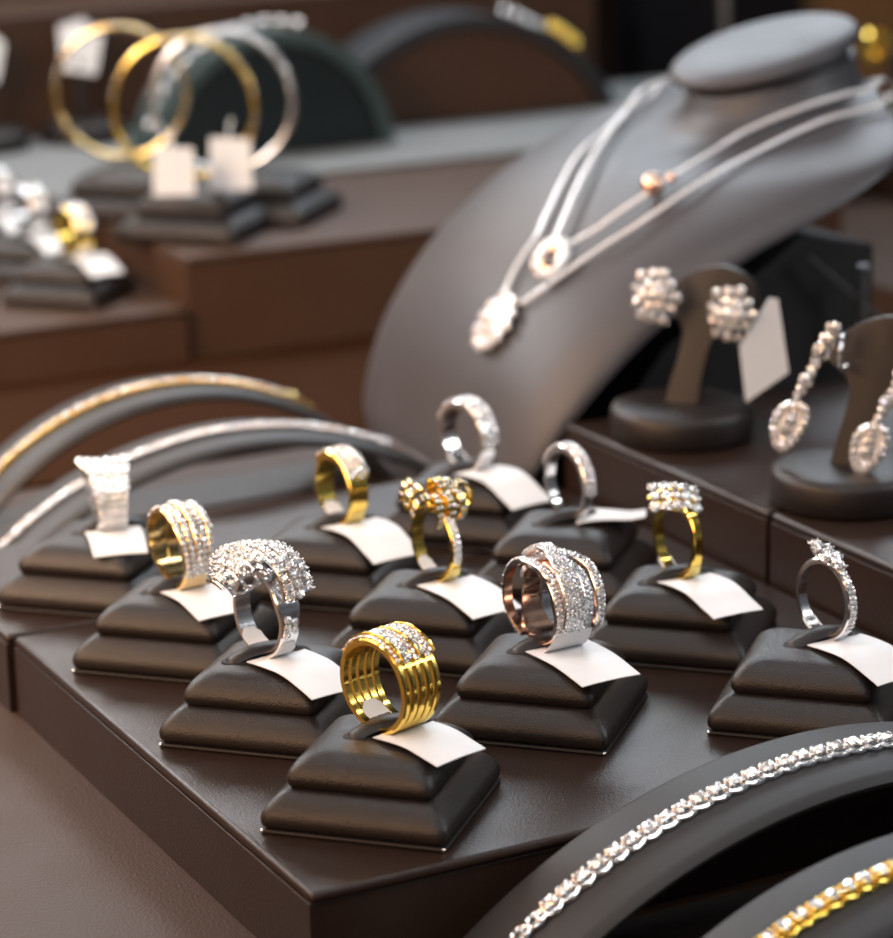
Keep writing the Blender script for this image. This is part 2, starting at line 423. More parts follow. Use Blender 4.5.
# ---- ring 2: big silver cluster
def ring_cluster():
    x, y, z, rz = site(1, 12); t = ring_thing('large silver cocktail ring with a fanned cluster of round diamonds', x, y, z, rz)
    zc = 10.6
    mb = MB(); band(mb, zc, -180, 180, 0, lerp([(-180, 4.6), (-60, 4.2), (0, 3.4), (60, 6.4), (100, 5.2), (180, 4.6)]), 10.6, 1.4, closed=True)
    mb.build('band', M['silver'], t)
    S = []; setting = MB(); zh = 12.2
    cols = [(4.2, -22, 62, 14.4), (.6, -30, 68, 15.4), (-3.0, -34, 66, 16.0), (-5.4, -36, 30, 16.0), (-7.0, -36, 27, 15.2), (-9.0, -32, 26, 14.0), (-10.6, -24, 26, 12.8), (-12.4, -12, 24, 11.6), (-14.0, 2, 22, 10.8)]
    prong = MB()
    for ci, (cx, a, b, rr) in enumerate(cols):
        rs = 1.22 if ci < 3 else 1.16
        band(setting, zh, a, b + 3, lerp([(a, cx), (b, cx + (1.2 if ci < 3 else 0))]), 2.0, (lambda d, rr=rr, ci=ci: rr - .7 - (max(0, d - 35) / 35 * 2.2 if ci < 3 else 0)), 1.1)
        d = a + 2
        k = 0
        while d < b + 1:
            th = R(d); sag = 0
            rq = rr - (max(0, d - 35) / 35 * 2.2 if ci < 3 else 0)
            cxx = cx + (1.2 if ci < 3 else 0) * (d - a) / (b - a) + (random.uniform(-.35, .35) if ci > 2 else 0)
            nn = Vector((cx * .055, -math.sin(th), math.cos(th)))
            p = rp(cxx, rq + (random.uniform(-.3, .3) if ci > 2 else 0), th, zh)
            S.append((p, nn, rs))
            for q in (-1, 1):
                for s_ in (-1, 1):
                    e = rp(cxx + q * rs * .72, rq + .25, th + s_ * rs * .72 / rr, zh)
                    prong.ball(e, .3, 6, 4)
                    if k % 2 == 0: prong.tube([e, rp(cxx + q * rs * .4, rq - 1.5, th + s_ * rs * .4 / rr, zh)], .2, 5)
            d += 2.05 * rs / rr * 57.3; k += 1
    # wire arches that carry the cluster above the band
    wires = MB()
    for xx in (-13, -10, -7, -4, -1.5, 1, 4):
        rr = 15.6 if xx > 0 else 15.6 - (abs(xx) / 13.6) ** 1.6 * 5
        wires.tube([rp(xx, rr - 1.6, R(a), zh) for a in range(-30, 50, 8)], .45, 6)
        wires.tube([rp(xx, rr - 1.8, R(38), zh), rp(xx * .7, rr - 4, R(30), zh), rp(xx * .25, 10.4, R(24), zc)], .5, 6)
        wires.tube([rp(xx, rr - 1.8, R(-22), zh), rp(xx * .7, rr - 4, R(-20), zh), rp(xx * .25, 10.4, R(-18), zc)], .5, 6)
    for a in (0,):
        wires.tube([rp(xx, (15.6 if xx > 0 else 15.6 - (abs(xx) / 13.6) ** 1.6 * 5) - 1.7, R(a), zh) for xx in (-13, -10, -7, -4, -1, 2, 3.8)], .4, 6)
    wires.build('wire_gallery', M['silver'], t)
    setting.build('setting', M['silver'], t); prong.build('prongs', M['bright'], t)
    stones(t, S, rz)
    # accent stones set in the shoulders
    S2 = rows(zc, 80, 112, 0, 4.5, 10.75, 2, 1.0); stones(t, S2, rz)
    price_tag(x, y, z, rz, 'blank white price tag of the silver cluster ring', 15.5, 25, 3.2, .3, -.05, wrap=5.4, inner=5.5)
ring_cluster()

# ---- ring 3: fanned gold five rows, cream wrap
def ring_fan():
    x, y, z, rz = site(2, 4); t = ring_thing('yellow gold ring with five fanned rows of small diamonds', x, y, z, rz)
    zc = 10.4; S = []
    for k in range(5):
        u = (k - 2) * 2.15; r0 = 10.7 + (.7 if k == 2 else 0)
        mb = MB(); X = lerp([(-180, u * .45), (-40, u * .95), (25, u * 1.02), (130, u * .62), (180, u * .45)])
        RR = lerp([(-180, 10.2), (-20, r0 + .6), (40, r0 + .5), (120, 10.4), (180, 10.2)])
        band(mb, zc, -180, 180, X, lerp([(-180, 1.6), (0, 1.75), (120, 1.55), (180, 1.6)]), RR, 1.3, closed=True)
        mb.build('band_rail', M['gold2'], t)
        S += rows(zc, -52, 122, X, 1, RR, 1, .95 if k == 2 else .84, 1.9)
    stones(t, S, rz)
    mb = MB(); band(mb, zc, 128, 232, 0, 6.0, 10.2, 1.2); mb.build('shank_base', M['gold2'], t)
    price_tag(x, y, z, rz, 'blank white price tag of the fanned gold ring, with a cream wrap', 15.5, 21, 2, .4, .0, wrap=7.4, inner=None, Ro=10.6, wrapmat='cream')
ring_fan()

# ---- ring 4: flared white ring
def ring_flare():
    x, y, z, rz = site(3, -14); t = ring_thing('flared white diamond ring with sweeping rows and a pointed wing', x, y, z, rz)
    zc = 9.3; S = []
    for k in range(6):
        u = (k - 2.5)
        X = lerp([(-180, u * 1.0), (-40, u * 1.8 - .6), (2, u * 2.6 - 1.2), (50, u * 1.75 - .2), (115, u * 1.3 + .2), (180, u * 1.1)])
        W = lerp([(-180, 1.3), (0, 2.7), (60, 2.0), (180, 1.2)])
        RR = lerp([(-180, 9.3), (-25, 10.1 + .2 * abs(u)), (15, 10.9 + .25 * max(0, -u)), (62, 10.0 + .25 * max(0, -u)), (180, 9.3)])
        mb = MB(); band(mb, zc, -180, 180, X, W, RR, 1.0, closed=True); mb.build('band_rail', M['bright'], t)
        S += rows(zc, -55, 120, X, 1.2, RR, 1, .8, 2.1)
    stones(t, S, rz)
    price_tag(x, y, z, rz, 'blank white price tag of the flared white ring', 15.5, 19, 2, .3, 0, wrap=8.4, inner=None, Ro=9.5)
ring_flare()

# ---- ring 7: criss-cross micro pave
def ring_cross():
    x, y, z, rz = site(4, 2); t = ring_thing('wide criss-cross ring of overlapping micro pave diamond bands, rose gold inside', x, y, z, rz)
    zc = 10.9
    mb = MB(); band(mb, zc, -180, 180, 0, lerp([(-180, 8.6), (-60, 3), (60, 3), (180, 8.6)]), 9.9, 1.0, closed=True); mb.build('shank', M['rose'], t)
    B = [  # x, width, radius, rows, from, to
        (lerp([(-180, -3.5), (-90, -5.4), (0, -5.8), (30, -4.5), (70, -1.5), (130, 2.0)]), 2.2, lerp([(-180, 10.6), (-60, 11.7), (20, 11.6), (80, 10.2), (130, 10.0)]), 2, -150, 70),
        (lerp([(-60, -2.0), (0, -4.0), (120, -3.4)]), 2.3, lerp([(-60, 9.9), (0, 9.9), (60, 10.6), (130, 10.8)]), 2, -60, 125),
        (lerp([(-40, -1.6), (0, -.9), (125, .2)]), lerp([(-40, 2.6), (0, 3.4), (50, 5.4), (125, 6.6)]), lerp([(-40, 13.0), (0, 14.3), (50, 13.0), (125, 11.4)]), 5, -40, 125),
        (lerp([(-60, -1.0), (0, 1.6), (50, 4.6), (125, 4.2)]), 2.5, lerp([(-60, 11.0), (0, 11.5), (60, 11.3), (125, 10.8)]), 2, -60, 122),
        (lerp([(-60, .0), (-10, 3.4), (40, 7.4), (110, 7.6)]), 2.5, lerp([(-60, 11.6), (0, 12.1), (50, 12.0), (110, 11.2)]), 2, -60, 112),
    ]
    S = []
    for bi, (X, W, RR, n, a, b) in enumerate(B):
        m2 = MB(); band(m2, zc, a, b, X, W, RR, 1.0); m2.build('crossing_band', M['silver'], t)
        m2 = MB(); band(m2, zc, a, b, X, (lambda d, W=fn(W): W(d) * .96), (lambda d, RR=fn(RR): RR(d) - .95), .35); m2.build('inner_lining', M['rose'], t)
        w0 = fn(W); S += rows(zc, a + 2, b - 1, X, (lambda d, w0=w0: w0(d) * .98), RR, n, .6, 2.0)
    stones(t, S, rz)
    # second inner bands, seen through the ring on the far side
    m2 = MB(); band(m2, zc, -170, -20, lerp([(-170, 1.5), (-60, 2.2), (-20, 3.5)]), 2.2, 10.7, 1.0); m2.build('crossing_band', M['rose'], t)
    m2 = MB(); band(m2, zc, -170, -20, lerp([(-170, 4), (-60, 5.5), (-20, 6.0)]), 2.2, 10.9, 1.0); m2.build('crossing_band', M['silver'], t)
    price_tag(x, y, z, rz, 'blank white price tag of the criss-cross ring', 17, 24.5, 1.5, .2, 0, wrap=10.8, inner=None, Ri=10.9, Ro=11.5, wrap_from=112)
ring_cross()

# ---- ring 6: gold bow
def ribbon(mb, pts, w, t=.7):
    """flat ribbon along pts; w = width vector per point or one vector"""
    P = [Vector(p) for p in catmull(pts, 5)]; W = Vector(w) if not callable(w) else None; rings = []
    nrm = []
    for i, p in enumerate(P):
        tn = (P[min(i + 1, len(P) - 1)] - P[max(i - 1, 0)]).normalized()
        ww = W if W else Vector(w(i / (len(P) - 1)))
        n = tn.cross(ww).normalized() * t / 2
        rings.append([p - ww / 2 + n, p + ww / 2 + n, p + ww / 2 - n, p - ww / 2 - n]); nrm.append(n.normalized())
    mb.loft(rings); return P, nrm

def ring_bow():
    x, y, z, rz = site(5, 6); t = ring_thing('slim yellow gold ring topped by a diamond-set ribbon bow', x, y, z, rz)
    zc = 10.0
    mb = MB(); band(mb, zc, -180, 180, 0, lerp([(-180, 3.4), (0, 3.0), (70, 3.0), (180, 3.6)]), 10.0, 1.3, closed=True); mb.build('band', M['gold'], t)
    S = rows(zc, 34, 112, 0, 2.2, 10.1, 2, .72); T = 18.8
    loops = [([(-.5, 2, T + .5), (-3.5, 3.2, T + 5.8), (-6.2, 2.8, T + 6.4), (-8.2, 2.2, T + 3.4)], (.8, 2.6, .6)),
             ([(-.5, 0, T + 1), (-3.8, 0, T + 5.6), (-7.2, -.5, T + 5.2), (-8.8, -.8, T + 2.0)], (.6, 2.6, .6)),
             ([(-.5, -2, T + .6), (-4, -2.8, T + 4.2), (-7.4, -3.2, T + 3.2), (-8.4, -3.2, T + .2)], (.3, 2.4, .8)),
             ([(.4, 2.5, T + 1), (.8, 2.8, T + 6.0), (1.4, -.6, T + 6.0), (1.2, -2.6, T + 3)], (2.4, 0, .2)),
             ([(3.0, 2.5, T + 1), (3.6, 2.8, T + 5.6), (3.8, -.6, T + 5.4), (3.4, -2.6, T + 2.6)], (2.3, 0, .2)),
             ([(-1.8, -1.6, T + 4.0), (-2.0, -4.2, T + 3.2), (-1.8, -5.0, T - .6), (-1.4, -4.0, T - 3)], (2.0, .1, 0)),
             ([(.8, -1.6, T + 4.2), (.9, -4.8, T + 3.4), (1.0, -5.6, T - .4), (.9, -4.4, T - 2.6)], (2.3, .1, 0)),
             ([(3.4, -1.4, T + 4.2), (4.0, -4.2, T + 4.0), (4.4, -5.2, T + .2), (4.0, -4.0, T - 2)], (2.2, .3, 0)),
             ([(4.2, 0, T + 1), (6.0, 0, T + 5.2), (8.6, -.6, T + 4.6), (9.2, -.8, T + 1.6), (7.0, -.6, T - .6), (4.6, -.4, T + .2)], (.3, 2.6, .4))]
    for pts, w in loops:
        pts = [(a * 1.1, b * 1.1, T + (c - T) * 1.15) for a, b, c in pts]
        rb = MB(); P, nn = ribbon(rb, pts, w); rb.build('ribbon', M['gold'], t, angle=60)
        out = Vector((1.2, 0, T - 2))
        ww = Vector(w)
        for i in range(1, len(P) - 1, 2):
            n = nn[i] if nn[i].dot(P[i] - out) > 0 else -nn[i]
            for q in (-.25, .25): S.append((P[i] + n * .3 + ww * q, n, .58))
    kn = MB(); kn.ball((.6, -.6, T + 1.4), 2.6, 10, 7, (1.4, 1, .8)); kn.build('knot', M['gold'], t)
    stones(t, S, rz)
    price_tag(x, y, z, rz, 'blank white price tag of the gold bow ring', 16, 25, 2.5, .2, 0, wrap=4.2, inner=4, Ri=8.7, Ro=10.0, wrapmat='goldwrap')
ring_bow()

# ---- ring 5: gold with a square pave block
def ring_block():
    x, y, z, rz = site(6, 6); t = ring_thing('yellow gold ring with a square block of pave diamonds', x, y, z, rz)
    zc = 9.9
    mb = MB(); band(mb, zc, -180, 180, 0, lerp([(-180, 4.6), (0, 6.4), (80, 6.0), (180, 4.6)]), 9.9, 1.3, closed=True); mb.build('band', M['gold'], t)
    mb = MB(); band(mb, zc, -46, 62, 0, 7.2, 10.9, 1.3)
    mb.build('setting', M['gold'], t)
    stones(t, rows(zc, -46, 62, 0, 7.2, 11.1, 4, .95), rz)
    price_tag(x, y, z, rz, 'blank white price tag of the gold block ring', 16.5, 26, 4, .9, 0, wrap=5.6, inner=5, Ri=8.6, Ro=9.9, wrapmat='goldwrap')
ring_block()

# ---- ring 9: white solitaire cluster
def ring_solitaire():
    x, y, z, rz = site(7, 5); t = ring_thing('slim white gold ring with a small diamond flower head, at the right', x, y, z, rz)
    zc = 10.1
    mb = MB(); band(mb, zc, -180, 180, 0, lerp([(-180, 2.8), (-70, 2.4), (0, 1.8), (70, 2.6), (180, 3.0)]), 10.1, 1.5, closed=True); mb.build('band', M['silver'], t)
    S = rows(zc, 28, 128, -.45, .9, 10.2, 1, .62) + rows(zc, 28, 128, .55, .9, 10.2, 1, .62)
    hd = MB(); pr = MB(); T = 21.4
    for k in range(10):
        a = 2 * PI * k / 10
        hd.tube([rp(.3 * math.cos(a), 10.3, R(5 * math.sin(a)), zc), (1.8 * math.cos(a), -4.2 * math.sin(a), T - 1.2), (2.4 * math.cos(a), -5.4 * math.sin(a), T + .2)], .38, 6)
    hd.tube([(2.2 * math.cos(2 * PI * k / 24), 5.2 * math.sin(2 * PI * k / 24), T - .7) for k in range(24)], .45, 6, True)
    tilt = Matrix.Translation((0, 0, T - 1)) @ Matrix.Rotation(R(20), 4, 'X') @ Matrix.Translation((0, 0, 1 - T))
    hd.v = [tuple(tilt @ Vector(q)) if q[2] > T - 2.2 else q for q in hd.v]
    hd.build('head', M['silver'], t)
    for (px, py, rs) in ((0, 0, 1.75), (0, 3.5, 1.6), (0, -3.5, 1.6), (1.9, 1.8, 1.15), (1.9, -1.8, 1.15), (-1.9, 1.8, 1.15), (-1.9, -1.8, 1.15), (.9, 5.2, .95), (-.9, 5.2, .95), (.9, -5.2, .95), (-.9, -5.2, .95)):
        zz = T + .7 - .03 * py * py
        S.append((tilt @ Vector((px, py, zz)), tilt.to_3x3() @ Vector((px * .2, py * .12, 1)), rs))
        for q in range(4):
            a = PI / 4 + PI / 2 * q; pr.ball((px + rs * .9 * math.cos(a), py + rs * .9 * math.sin(a), zz + .2), .28, 6, 4)
    pr.v = [tuple(tilt @ Vector(q)) for q in pr.v]
    pr.build('prongs', M['bright'], t)
    stones(t, S, rz)
    price_tag(x, y, z, rz, 'blank white price tag of the slim white ring, at the right edge', 15.5, 25, 3, .5, 0, wrap=None, inner=4, Ro=10.4)
ring_solitaire()

# ---- ring 8: thin gold with a rhombus cluster
def ring_rhombus():
    x, y, z, rz = site(8, 0); t = ring_thing('thin yellow gold ring with a rhombus of clustered diamonds', x, y, z, rz)
    zc = 10.2
    mb = MB(); band(mb, zc, -180, 180, 0, lerp([(-180, 3.0), (-60, 2.4), (60, 2.6), (180, 3.2)]), lerp([(-180, 10.2), (-90, 10.4), (-45, 11.2), (0, 10.2), (45, 11.2), (90, 10.4), (180, 10.2)]), 1.5, closed=True); mb.build('band', M['gold'], t)
    S = []; hd = MB(); pr = MB(); T = 21.6
    for i in range(-2, 3):
        for j in range(-1, 2):
            px = i * 2.4 + j * 1.0; py = j * 2.6 - i * .6
            zz = T + 1.2 - .035 * (px * px + py * py)
            S.append(((px, py, zz), (px * .07, py * .07, 1), 1.32))
            hd.tube([(px * .35, py * .6, T - 1.8), (px * .8, py * .85, T - .4), (px, py, zz - .3)], .4, 6)
            for q in range(4):
                a = PI / 4 + PI / 2 * q; pr.ball((px + 1.05 * math.cos(a), py + 1.05 * math.sin(a), zz + .15), .27, 6, 4)
    hd.tube([(-6.2, 1.2, T), (-1, 3, T - .6), (5.6, 1, T)], .5, 6); hd.tube([(-5.6, -1, T), (1, -3.2, T - .6), (6.2, -1.4, T)], .5, 6); hd.tube([(-5.2, 0, T - .2), (0, 0, T - 1.6), (5.2, 0, T - .2)], .6, 6)
    tilt = Matrix.Translation((-1.3, 0, T - 1)) @ Matrix.Rotation(R(36), 4, 'X') @ Matrix.Scale(1.16, 4) @ Matrix.Translation((0, 0, 1 - T))
    hd.v = [tuple(tilt @ Vector(q)) for q in hd.v]; pr.v = [tuple(tilt @ Vector(q)) for q in pr.v]
    S = [(tilt @ Vector(a), tilt.to_3x3() @ Vector(b), c * 1.16) for a, b, c in S]
    hd.build('head', M['gold'], t); pr.build('prongs', M['bright'], t)
    stones(t, S, rz)
    price_tag(x, y, z, rz, 'blank white price tag of the gold rhombus ring', 15.5, 26, 2.5, .8, 0, wrap=4.0, inner=4, Ro=10.2, wrapmat='goldwrap')
ring_rhombus()

# ---- rings 11 and 10: silver half eternity
def ring_half(i, rz0, width, n, rs, label, tlabel, tagargs):
    x, y, z, rz = site(i, rz0); t = ring_thing(label, x, y, z, rz)
    zc = 10.4
    mb = MB(); band(mb, zc, -180, 180, 0, lerp([(-180, width * .6), (-90, width * .8), (0, width), (90, width * .85), (180, width * .6)]), 10.4, 1.5, closed=True); mb.build('band', M['silver'], t)
    mb = MB(); band(mb, zc, -72, 98, 0, width, 10.9, 1.2); mb.build('setting', M['silver'], t)
    stones(t, rows(zc, -72, 98, 0, width, 11.0, n, rs), rz)
    price_tag(x, y, z, rz + R(tagargs.pop('tag_turn', 0)), tlabel, **tagargs)
ring_half(9, 4, 3.6, 3, .75, 'narrow silver half-eternity ring beside the tall riser', 'thin white price tag twisted edge-on under the narrow silver ring',
          dict(width=13, length=19, droop=-1.2, bow=.8, twist=-.12, wrap=None, inner=None, tag_turn=54))
ring_half(10, 10, 6.2, 3, 1.2, 'wide silver half-eternity ring, rearmost, in front of the bust', 'blank white price tag of the rearmost silver ring',
          dict(width=15.5, length=27, droop=5, bow=1.0, twist=0, wrap=5.6, inner=6, Ro=10.4))

# ================================================================== BRACELET RAMPS
RA, PX = 132.0, 115.0
def arc_z(x, cx, top, rad=RA): return top - rad + math.sqrt(max(0, rad * rad - (x - cx) ** 2))

def ramp(y, cx, top, label, half=15.5, zfoot=FZ, rad=RA, mat='ramp', th=2.4, core=None):
    t = thing('bracelet_ramp', label, 'bracelet ramp', (cx, y, zfoot), 0, 'arched leather bracelet ramps')
    h = top - zfoot; dx = math.sqrt(rad * rad - (rad - h) ** 2); n = 48; A = math.asin(dx / rad)
    mb = MB(); rings = []
    for i in range(n + 1):
        a = -A + 2 * A * i / n; row = []
        for (yy, rr) in ((-half, rad - th), (-half - .6, rad - th * .5), (-half + .5, rad), (-half + 2, rad + .5), (0, rad + .25), (half - 2, rad + .5), (half - .5, rad), (half + .6, rad - th * .5), (half, rad - th)):
            row.append((rr * math.sin(a), yy, h - rad + rr * math.cos(a) + (0)))
        rings.append(row)
    mb.loft(rings); mb.build('arch', M[mat], t, angle=50)
    if core:  # dark solid put in for the shade under the open arch
        ri = rad - th - .4; c = MB()
        c.loft([[(ri * math.sin(-A + 2 * A * i / n) * .985, yy, max(.3, h - rad + ri * math.cos(-A + 2 * A * i / n))) for i in range(n + 1)] for yy in (-half + 4, half - 4)]); c.build('core', M[core], t)
    ft = MB(); ft.box(-dx, -half, 0, dx, half, 1.2); ft.build('foot', M['leather'], t)
    return t
ramp(-20, 118, 14.0, 'arched charcoal leather ramp in the right foreground under the white diamond bracelet', rad=139)
ramp(-73, 109, 12.6, 'arched charcoal leather ramp at the lower right corner under the gold bracelet', rad=110)
ramp(296, 109, 15.6, 'blurred arched leather ramp behind the ring pads under the white bracelet', rad=122)
ramp(356, 112, 17.5, 'rearmost blurred arched ramp at left under the gold diamond bracelet', rad=94)

# ---- foreground tennis bracelets: link > stone
def link_mesh(metal_, hr=2.05):
    mb = MB()
    # cup with scalloped collar
    n = 16; rings = []
    for (r, z, sc_) in ((1.3, 0, 0), (2.0, .4, .0), (2.2, 1.1, .12), (2.1, 1.7, .2), (1.55, 1.6, .2)):
        rings.append([((r + sc_ * math.cos(4 * (2 * PI * k / n) + PI)) * math.cos(2 * PI * k / n), (r + sc_ * math.cos(4 * (2 * PI * k / n) + PI)) * math.sin(2 * PI * k / n), z + sc_ * .8 * math.cos(4 * 2 * PI * k / n + PI)) for k in range(n)])
    mb.loft(rings)
    for q in range(4):
        a = PI / 4 + PI / 2 * q
        mb.tube([(1.5 * math.cos(a), 1.5 * math.sin(a), .2), (1.95 * math.cos(a), 1.95 * math.sin(a), 1.3), (1.72 * math.cos(a), 1.72 * math.sin(a), 2.15)], lambda i: (.5, .55, .42)[i], 6)
        mb.ball((1.72 * math.cos(a), 1.72 * math.sin(a), 1.8), .66, 8, 5)
    # side loops that join the links
    for s in (-1, 1):
        mb.tube([(-2.2, s * 1.3, .6), (-1.1, s * 2.15, .5), (0, s * 2.45, .45), (1.1, s * 2.15, .5), (2.2, s * 1.3, .6)], .6, 8)
    mb.tube([(-2.3, 0, .4), (2.3, 0, .4)], .55, 6)
    return mb.mesh('link', M[metal_])
LINK_S = link_mesh('bright'); LINK_G = link_mesh('gold')
_c = MB()
_c.tube([(2.2 * math.cos(2 * PI * k / 20), 1.9 * math.sin(2 * PI * k / 20), .7) for k in range(20)], lambda i: .62, 8, True)
_c.tube([(.5, -1.7, .7), (.5, 1.7, .7)], .5, 8); _c.tube([(-2.6, 0, .4), (2.6, 0, .4)], .4, 6)
CLASP = _c.mesh('clasp_link', M['bright'])

def tennis(y, cx, top, pitch, linkm, label, group=None, scale=1., a0=-36, a1=36, plain_upto=None, rs=1.72, clasp=CLASP, rad=RA, name='bracelet'):
    t = thing(name, label, 'bracelet', (cx, y, top - rad), 0, group)
    rr = rad + .35; n = int((a1 - a0) / (pitch / rr * 57.3)); lim = 0
    for i in range(n + 1):
        a = R(a0) + i * pitch / rr
        is_clasp = plain_upto is not None and math.degrees(a) < plain_upto
        o = bpy.data.objects.new('clasp_link' if is_clasp else 'link', clasp if is_clasp else linkm); COL.objects.link(o); o.parent = t
        T = Matrix.Translation(Vector((rr * math.sin(a), 0, rr * math.cos(a))) * SC) @ Matrix.Rotation(a, 4, 'Y') @ Matrix.Rotation(random.uniform(-.05, .05), 4, 'Z') @ Matrix.Scale(scale, 4)
        o.matrix_local = T
        if not is_clasp:
            s = bpy.data.objects.new('stone', STONE); COL.objects.link(s); s.parent = o
            s.matrix_local = stone_matrix(Vector((0, 0, 2.0)) * SC, (random.uniform(-.2, .2), random.uniform(-.2, .2), 1), rs, random.uniform(0, 6.28))
    return t
tennis(-20, 118, 14.0, 4.4, LINK_S, 'white gold diamond tennis bracelet lying over the foreground ramp', plain_upto=-31.5, a0=-42, a1=20, rad=139, scale=1.02)
tennis(-73, 109, 12.6, 3.9, LINK_G, 'yellow gold diamond tennis bracelet at the lower right corner', a0=-42, a1=8, rad=110)

# ---- blurred bracelets on the rear ramps
def sq_link(metal_):
    mb = MB(); mb.box(-1.3, -1.5, 0, 1.3, 1.5, 1.2)
    for sx in (-1, 1):
        for sy in (-1, 1): mb.ball((sx * 1.05, sy * 1.2, 1.3), .4, 6, 4)
    mb.tube([(-1.6, 0, .5), (1.6, 0, .5)], .6, 6)
    return mb.mesh('link', M[metal_], angle=30)
SQ_S, SQ_G = sq_link('bright'), sq_link('gold')
def rear_clasp(t, cx, ang, mat, tail=0, rad=RA):
    a = R(ang); p = [(math.sin(R(ang + d)) * (rad + 1), 0, math.cos(R(ang + d)) * (rad + 1)) for d in (-.5, 1, 2.5, 4)]
    c = MB(); c.tube(p, lambda i: (2.2, 2.9, 2.6, 1.2)[i], 10); c.build('clasp', M[mat], t)
    if tail:
        c = MB(); c.tube([(math.sin(R(ang + d)) * (rad + 1.2), 0, math.cos(R(ang + d)) * (rad + 1.2)) for d in [3 + tail * k / 8 for k in range(9)]], 1.3, 8); c.build('safety_chain', M[mat], t)
t = tennis(296, 109, 15.6, 2.75, SQ_S, 'blurred white diamond bracelet over the nearer rear ramp', a0=-44, a1=25, rs=1.25, rad=122)
rear_clasp(t, 109, 25.5, 'bright', 14, 122)
t = tennis(356, 112, 17.5, 2.75, SQ_G, 'blurred yellow gold diamond bracelet over the rearmost ramp', a0=-52, a1=27, rs=1.25, rad=94)
rear_clasp(t, 112, 27.5, 'gold2', 3, 94)

# ================================================================== EARRING STANDS
def earring_stand(x, y, z, rz, lean, label):
    t = thing('earring_stand', label, 'earring stand', (x, y, z), rz)
    n = 40; prof = [(20.4, 0), (21.6, 1.2), (21.8, 4.5), (21.7, 8.0), (21.0, 9.6), (19.2, 10.3), (12, 10.4), (.2, 10.4)]
    mb = MB(); mb.loft([[(r * math.cos(2 * PI * k / n), r * math.sin(2 * PI * k / n), zz) for k in range(n)] for r, zz in prof]); mb.build('base', M['leather'], t, angle=60)
    # mushroom plate in the local YZ plane facing -X, leaning back
    hw = []
    for zz, w in ((0, 5.2), (6, 4.8), (12, 4.4), (18, 4.4), (22, 5.0), (25, 7.2), (27, 10.6), (28.4, 13.2), (30, 14.3), (32, 14.6), (34, 14.0), (36.5, 12.6), (39, 10.0), (41, 6.6), (42.2, 2.6), (42.5, .3)):
        hw.append((zz, w))
    rings = []
    for zz, w in hw:
        zt = 9.6 + zz * math.cos(lean); xb = zz * math.sin(lean); row = []
        for u in [k / 8 * 2 - 1 for k in range(9)]: row.append((xb - 1.3 + .010 * (w * u) ** 2, w * u - 10 * (zz / 42) ** 1.3, zt))
        for u in [1 - k / 8 * 2 for k in range(9)]: row.append((xb + 1.3 + .010 * (w * u) ** 2, w * u - 10 * (zz / 42) ** 1.3, zt))
        rings.append(row)
    mb = MB(); mb.loft(rings); mb.build('card', M['leather'], t, angle=60)
    return t
ES1 = (219, 205, 20); ES2 = (221, 122, 20)
earring_stand(*ES1, R(38), R(10), 'round-based leather earring stand holding the flower stud earrings')
earring_stand(*ES2, R(38), R(10), 'round-based leather earring stand holding the drop earrings, at the right edge')

FACE = Vector((-math.cos(R(38)), -math.sin(R(38)), 0))
SIDE = Vector((-math.sin(R(38)), math.cos(R(38)), 0))
def stud(p, label, sd):
    rnd = random.Random(sd)
    t = thing('flower_earring', label, 'earring', p); rz = math.atan2(FACE.y, FACE.x)
    e1 = SIDE; e2 = Vector((0, 0, 1)); S = []; st = MB()
    st.tube([Vector((0, 0, 0)) - FACE * 1, Vector((0, 0, 0)) - FACE * 6.5], .55, 8)
    pts = [(0, 0, 2.0, 2.3)] + [(3.5 * math.cos(2 * PI * k / 6), 3.8 * math.sin(2 * PI * k / 6), 1.3, 2.05) for k in range(6)] + [((6.0 + .9 * (k % 2)) * math.cos(2 * PI * (k + .5) / 11), (6.9 + 1.1 * (k % 2)) * math.sin(2 * PI * (k + .5) / 11), .2, 1.7) for k in range(11)]
    for a, b, d, r in pts:
        p3 = e1 * a + e2 * b + FACE * (d + rnd.uniform(-.3, .3)); n = FACE + e1 * a * .07 + e2 * (b * .07)
        S.append((p3, n, r)); st.ball(p3 - n.normalized() * .8, r * .6, 7, 5)
        st.tube([p3 - n.normalized() * .9, -FACE * .5], .35, 5)
        for q in range(4):
            aa = PI / 4 + PI / 2 * q; st.ball(p3 + (e1 * math.cos(aa) + e2 * math.sin(aa)) * r * .9, .3, 6, 4)
    st.build('setting', M['bright'], t); stones(t, S, 0)
    return t
def onstand(es, side, up, out): return tuple(Vector(es) + SIDE * side + Vector((0, 0, up)) + FACE * out)
stud(onstand(ES1, 7.5, 43, 3), 'diamond flower stud earring on the far arm of its stand', 1)
stud(onstand(ES1, -16, 39, 2), 'diamond flower stud earring beside the upright white tag', 2)
# white tag behind the near arm
t = thing('earring_tag', 'upright blank white tag hung behind the flower stud earring', 'price tag', onstand(ES1, -25.5, 12.5, -1))
mb = MB(); c, s = math.cos(R(-20)), math.sin(R(-20))
pl = [(-5.5, 0), (7.5, 8.5), (4.0, 31), (1.2, 31.5), (-7.5, 17)]
q = []
for off in (-.15, .15): q.append([(a * c - off * s, a * s + off * c, b) for a, b in pl])
mb.loft(q); mb.build('paper', M['paper'], t)

